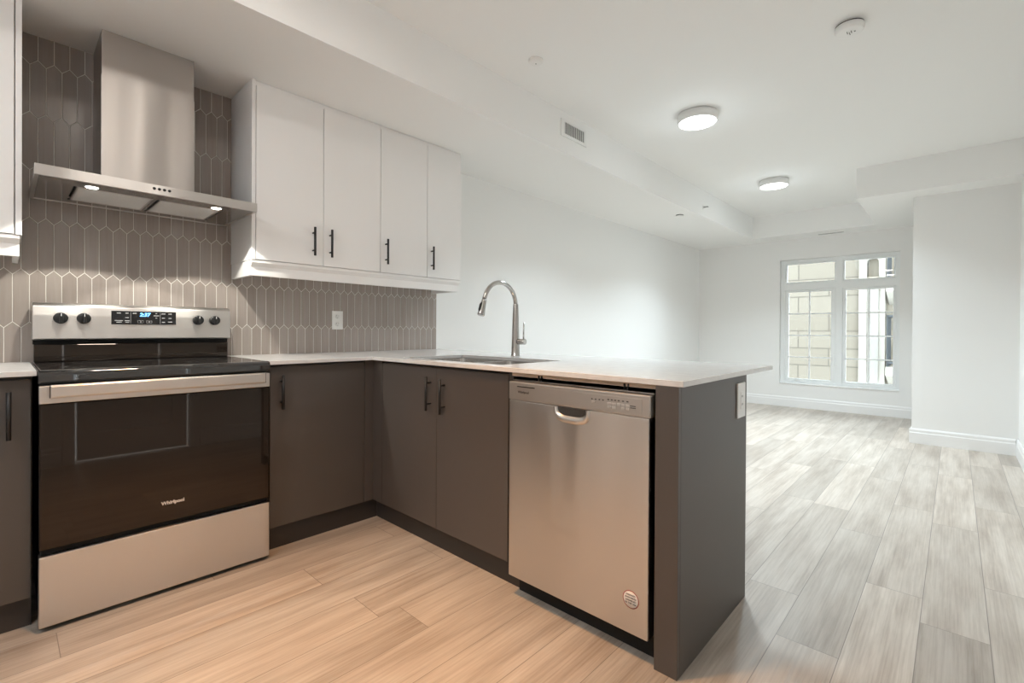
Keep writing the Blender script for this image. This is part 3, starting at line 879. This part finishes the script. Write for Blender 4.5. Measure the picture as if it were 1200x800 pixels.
t_ = thing('slot_diffuser', 'narrow linear air diffuser in the bulkhead above the window', 'vent', (7.33, -1.79, ZC))
B('diffuser_frame', M['outlet'], t_, (7.29, 7.37, -1.95, -1.65, ZC - .006, ZC - .0005), bev=.001)
B('diffuser_slot', M['slot'], t_, (7.305, 7.318, -1.94, -1.66, ZC - .0065, ZC - .0058), (7.342, 7.355, -1.94, -1.66, ZC - .0065, ZC - .0058))

# ceiling discs
def disc(x, y, z, label):
    t_ = thing('ceiling_disc', label, 'ceiling fitting', (x, y, z), 'small ceiling discs')
    MB().lathe([(0, 0), (.043, 0), (.044, -.006), (.041, -.016), (.030, -.020), (0, -.020)], (x, y, z - .0003), (0, 0, 1), 36).build('disc_cover', M['outlet'], t_)
    MB().lathe([(0, 0), (.0035, 0), (.0035, -.001), (0, -.001)], (x, y, z - .0204), (0, 0, 1), 12).build('indicator_dot', M['slot'], t_)
disc(2.062, -1.180, ZM, 'small round white disc on the ceiling above the kitchen sink')
disc(2.045, -2.045, ZM, 'small round white disc on the ceiling cut off by the top edge')
MB_ = MB().lathe([(0, 0), (.034, 0), (.034, -.003), (.030, -.005), (0, -.005)], (5.087, -.735, ZC - .0003), (0, 0, 1), 32)
MB_ = MB_.bm.free()
o = thing('sprinkler_cover', '', '', (5.087, -.735, ZC))
MB().lathe([(0, 0), (.040, 0), (.040, -.006), (0, -.006)], (5.087, -.735, ZC - .0003), (0, 0, 1), 32).build('cap_gap_shade', M['slot'], o)  # dark disc paints the shaded gap above the cap
MB().lathe([(0, 0), (.044, 0), (.044, -.003), (.040, -.005), (0, -.005)], (5.087, -.735, ZC - .0066), (0, 0, 1), 32).build('cap', M['outlet'], o)
tag(o, 'flat round white sprinkler cover under the ceiling bulkhead', 'sprinkler')

t_ = thing('sidewall_sprinkler', 'small metal sidewall sprinkler head on the face of the bulkhead', 'sprinkler', (5.322, YB, 2.465))
MB().lathe([(0, 0), (.024, 0), (.022, .005), (.010, .006), (0, .006)], (5.322, YB - .0004, 2.465), (0, -1, 0), 24).build('escutcheon', M['outlet'], t_)
q = MB().tube([(5.322, YB - .006, 2.465), (5.322, YB - .035, 2.465)], .007, 12)
q.box(5.305, 5.339, YB - .055, YB - .050, 2.461, 2.469); q.box(5.306, 5.310, YB - .052, YB - .02, 2.462, 2.468); q.box(5.334, 5.338, YB - .052, YB - .02, 2.462, 2.468)
q.box(5.309, 5.335, YB - .023, YB - .018, 2.462, 2.468)
q.build('nozzle', M['steel_dark'], t_)

# smoke alarm
t_ = thing('smoke_alarm', 'round white smoke alarm on the ceiling at upper right', 'smoke alarm', (2.905, -2.592, ZM))
sx_, sy_ = 2.905, -2.592
MB().lathe([(0, 0), (.060, 0), (.060, -.007), (0, -.007)], (sx_, sy_, ZM - .0003), n=40).build('mounting_plate', M['lamp_body'], t_)
MB().lathe([(0, 0), (.0625, 0), (.0625, -.006), (0, -.006)], (sx_, sy_, ZM - .0075), n=40).build('alarm_gap_shade', M['slot'], t_)  # dark disc paints the shaded gap behind the alarm body
MB().lathe([(0, 0), (.064, 0), (.064, -.020), (.060, -.027), (.052, -.030), (0, -.031)], (sx_, sy_, ZM - .0137), n=48).build('alarm_body', M['outlet'], t_)
q = MB()
for i in range(3): 
    a = 2 * PI * i / 3
    q.box(sx_ - .012 + .010 * math.cos(a), sx_ + .012 + .010 * math.cos(a), sy_ + .010 * math.sin(a) - .0016, sy_ + .010 * math.sin(a) + .0016, ZM - .0462, ZM - .0448)
q.box(sx_ - .004, sx_ + .004, sy_ - .026, sy_ - .020, ZM - .0462, ZM - .0448)
q.build('sounder_slots', M['vent_dark'], t_)

# ceiling lamps: flush drums
def drum(x, y, label, watts, color, diff, spot=None, fill=None, spread=PI):
    t_ = thing('ceiling_light', label, 'ceiling light', (x, y, ZM), 'round white flush ceiling lights')
    MB().lathe([(0, 0), (.128, 0), (.138, -.004), (.138, -.060), (.134, -.064), (.130, -.064), (.130, -.058), (0, -.058)], (x, y, ZM - .0004), n=64).build('drum', M['lamp_body'], t_)
    MB().lathe([(0, 0), (.129, 0), (.128, -.003), (0, -.0055)], (x, y, ZM - .0590), n=64).build('diffuser', diff, t_)
    L = bpy.data.lights.new('drum_light', 'AREA'); L.shape = 'DISK'; L.size = .25; L.energy = watts; L.color = color; L.spread = spread
    lo = bpy.data.objects.new('drum_light', L); COL.objects.link(lo); lo.parent = t_; lo.location = (0, 0, -.068)
    if fill:
        L = bpy.data.lights.new('fill_point', 'POINT'); L.energy = fill[0]; L.color = color; L.shadow_soft_size = .13  # added point light hung in mid-air below the drum, lifts ceiling and room
        lo = bpy.data.objects.new('fill_point', L); COL.objects.link(lo); lo.parent = t_; lo.location = (0, 0, -fill[1])
    if spot:
        L = bpy.data.lights.new('floor_warm_fill', 'SPOT'); L.energy = spot[0]; L.color = spot[1]; L.spot_size = math.radians(spot[2]); L.spot_blend = 1; L.shadow_soft_size = .1  # added orange spot, not part of the drum, warms the kitchen floor only
        lo = bpy.data.objects.new('floor_warm_fill', L); COL.objects.link(lo); lo.parent = t_; lo.location = (0, 0, -.08)
drum(3.40, -1.605, 'round white ceiling light nearer the kitchen, larger of the two in view', LIVING_W * .8, LIVING_COL, M['diffuser'], None, (.8, .22), math.radians(125))
drum(5.47, -1.590, 'round white ceiling light farther away, nearer the window', LIVING_W, LIVING_COL, M['diffuser'], None, (.8, .22), math.radians(125))
drum(.45, -1.75, 'round white ceiling light above the kitchen floor, out of the frame', KITCHEN_W, KITCHEN_COL, M['diffuser_warm'], (132, (1, .41, .04), 80))
drum(-.85, -1.72, 'added round white ceiling light behind the camera, unseen, for fill light', FILL_W, FILL_COL, M['diffuser_warm'], None, (7.5, .35))  # made-up lamp, brightens the room from behind the camera
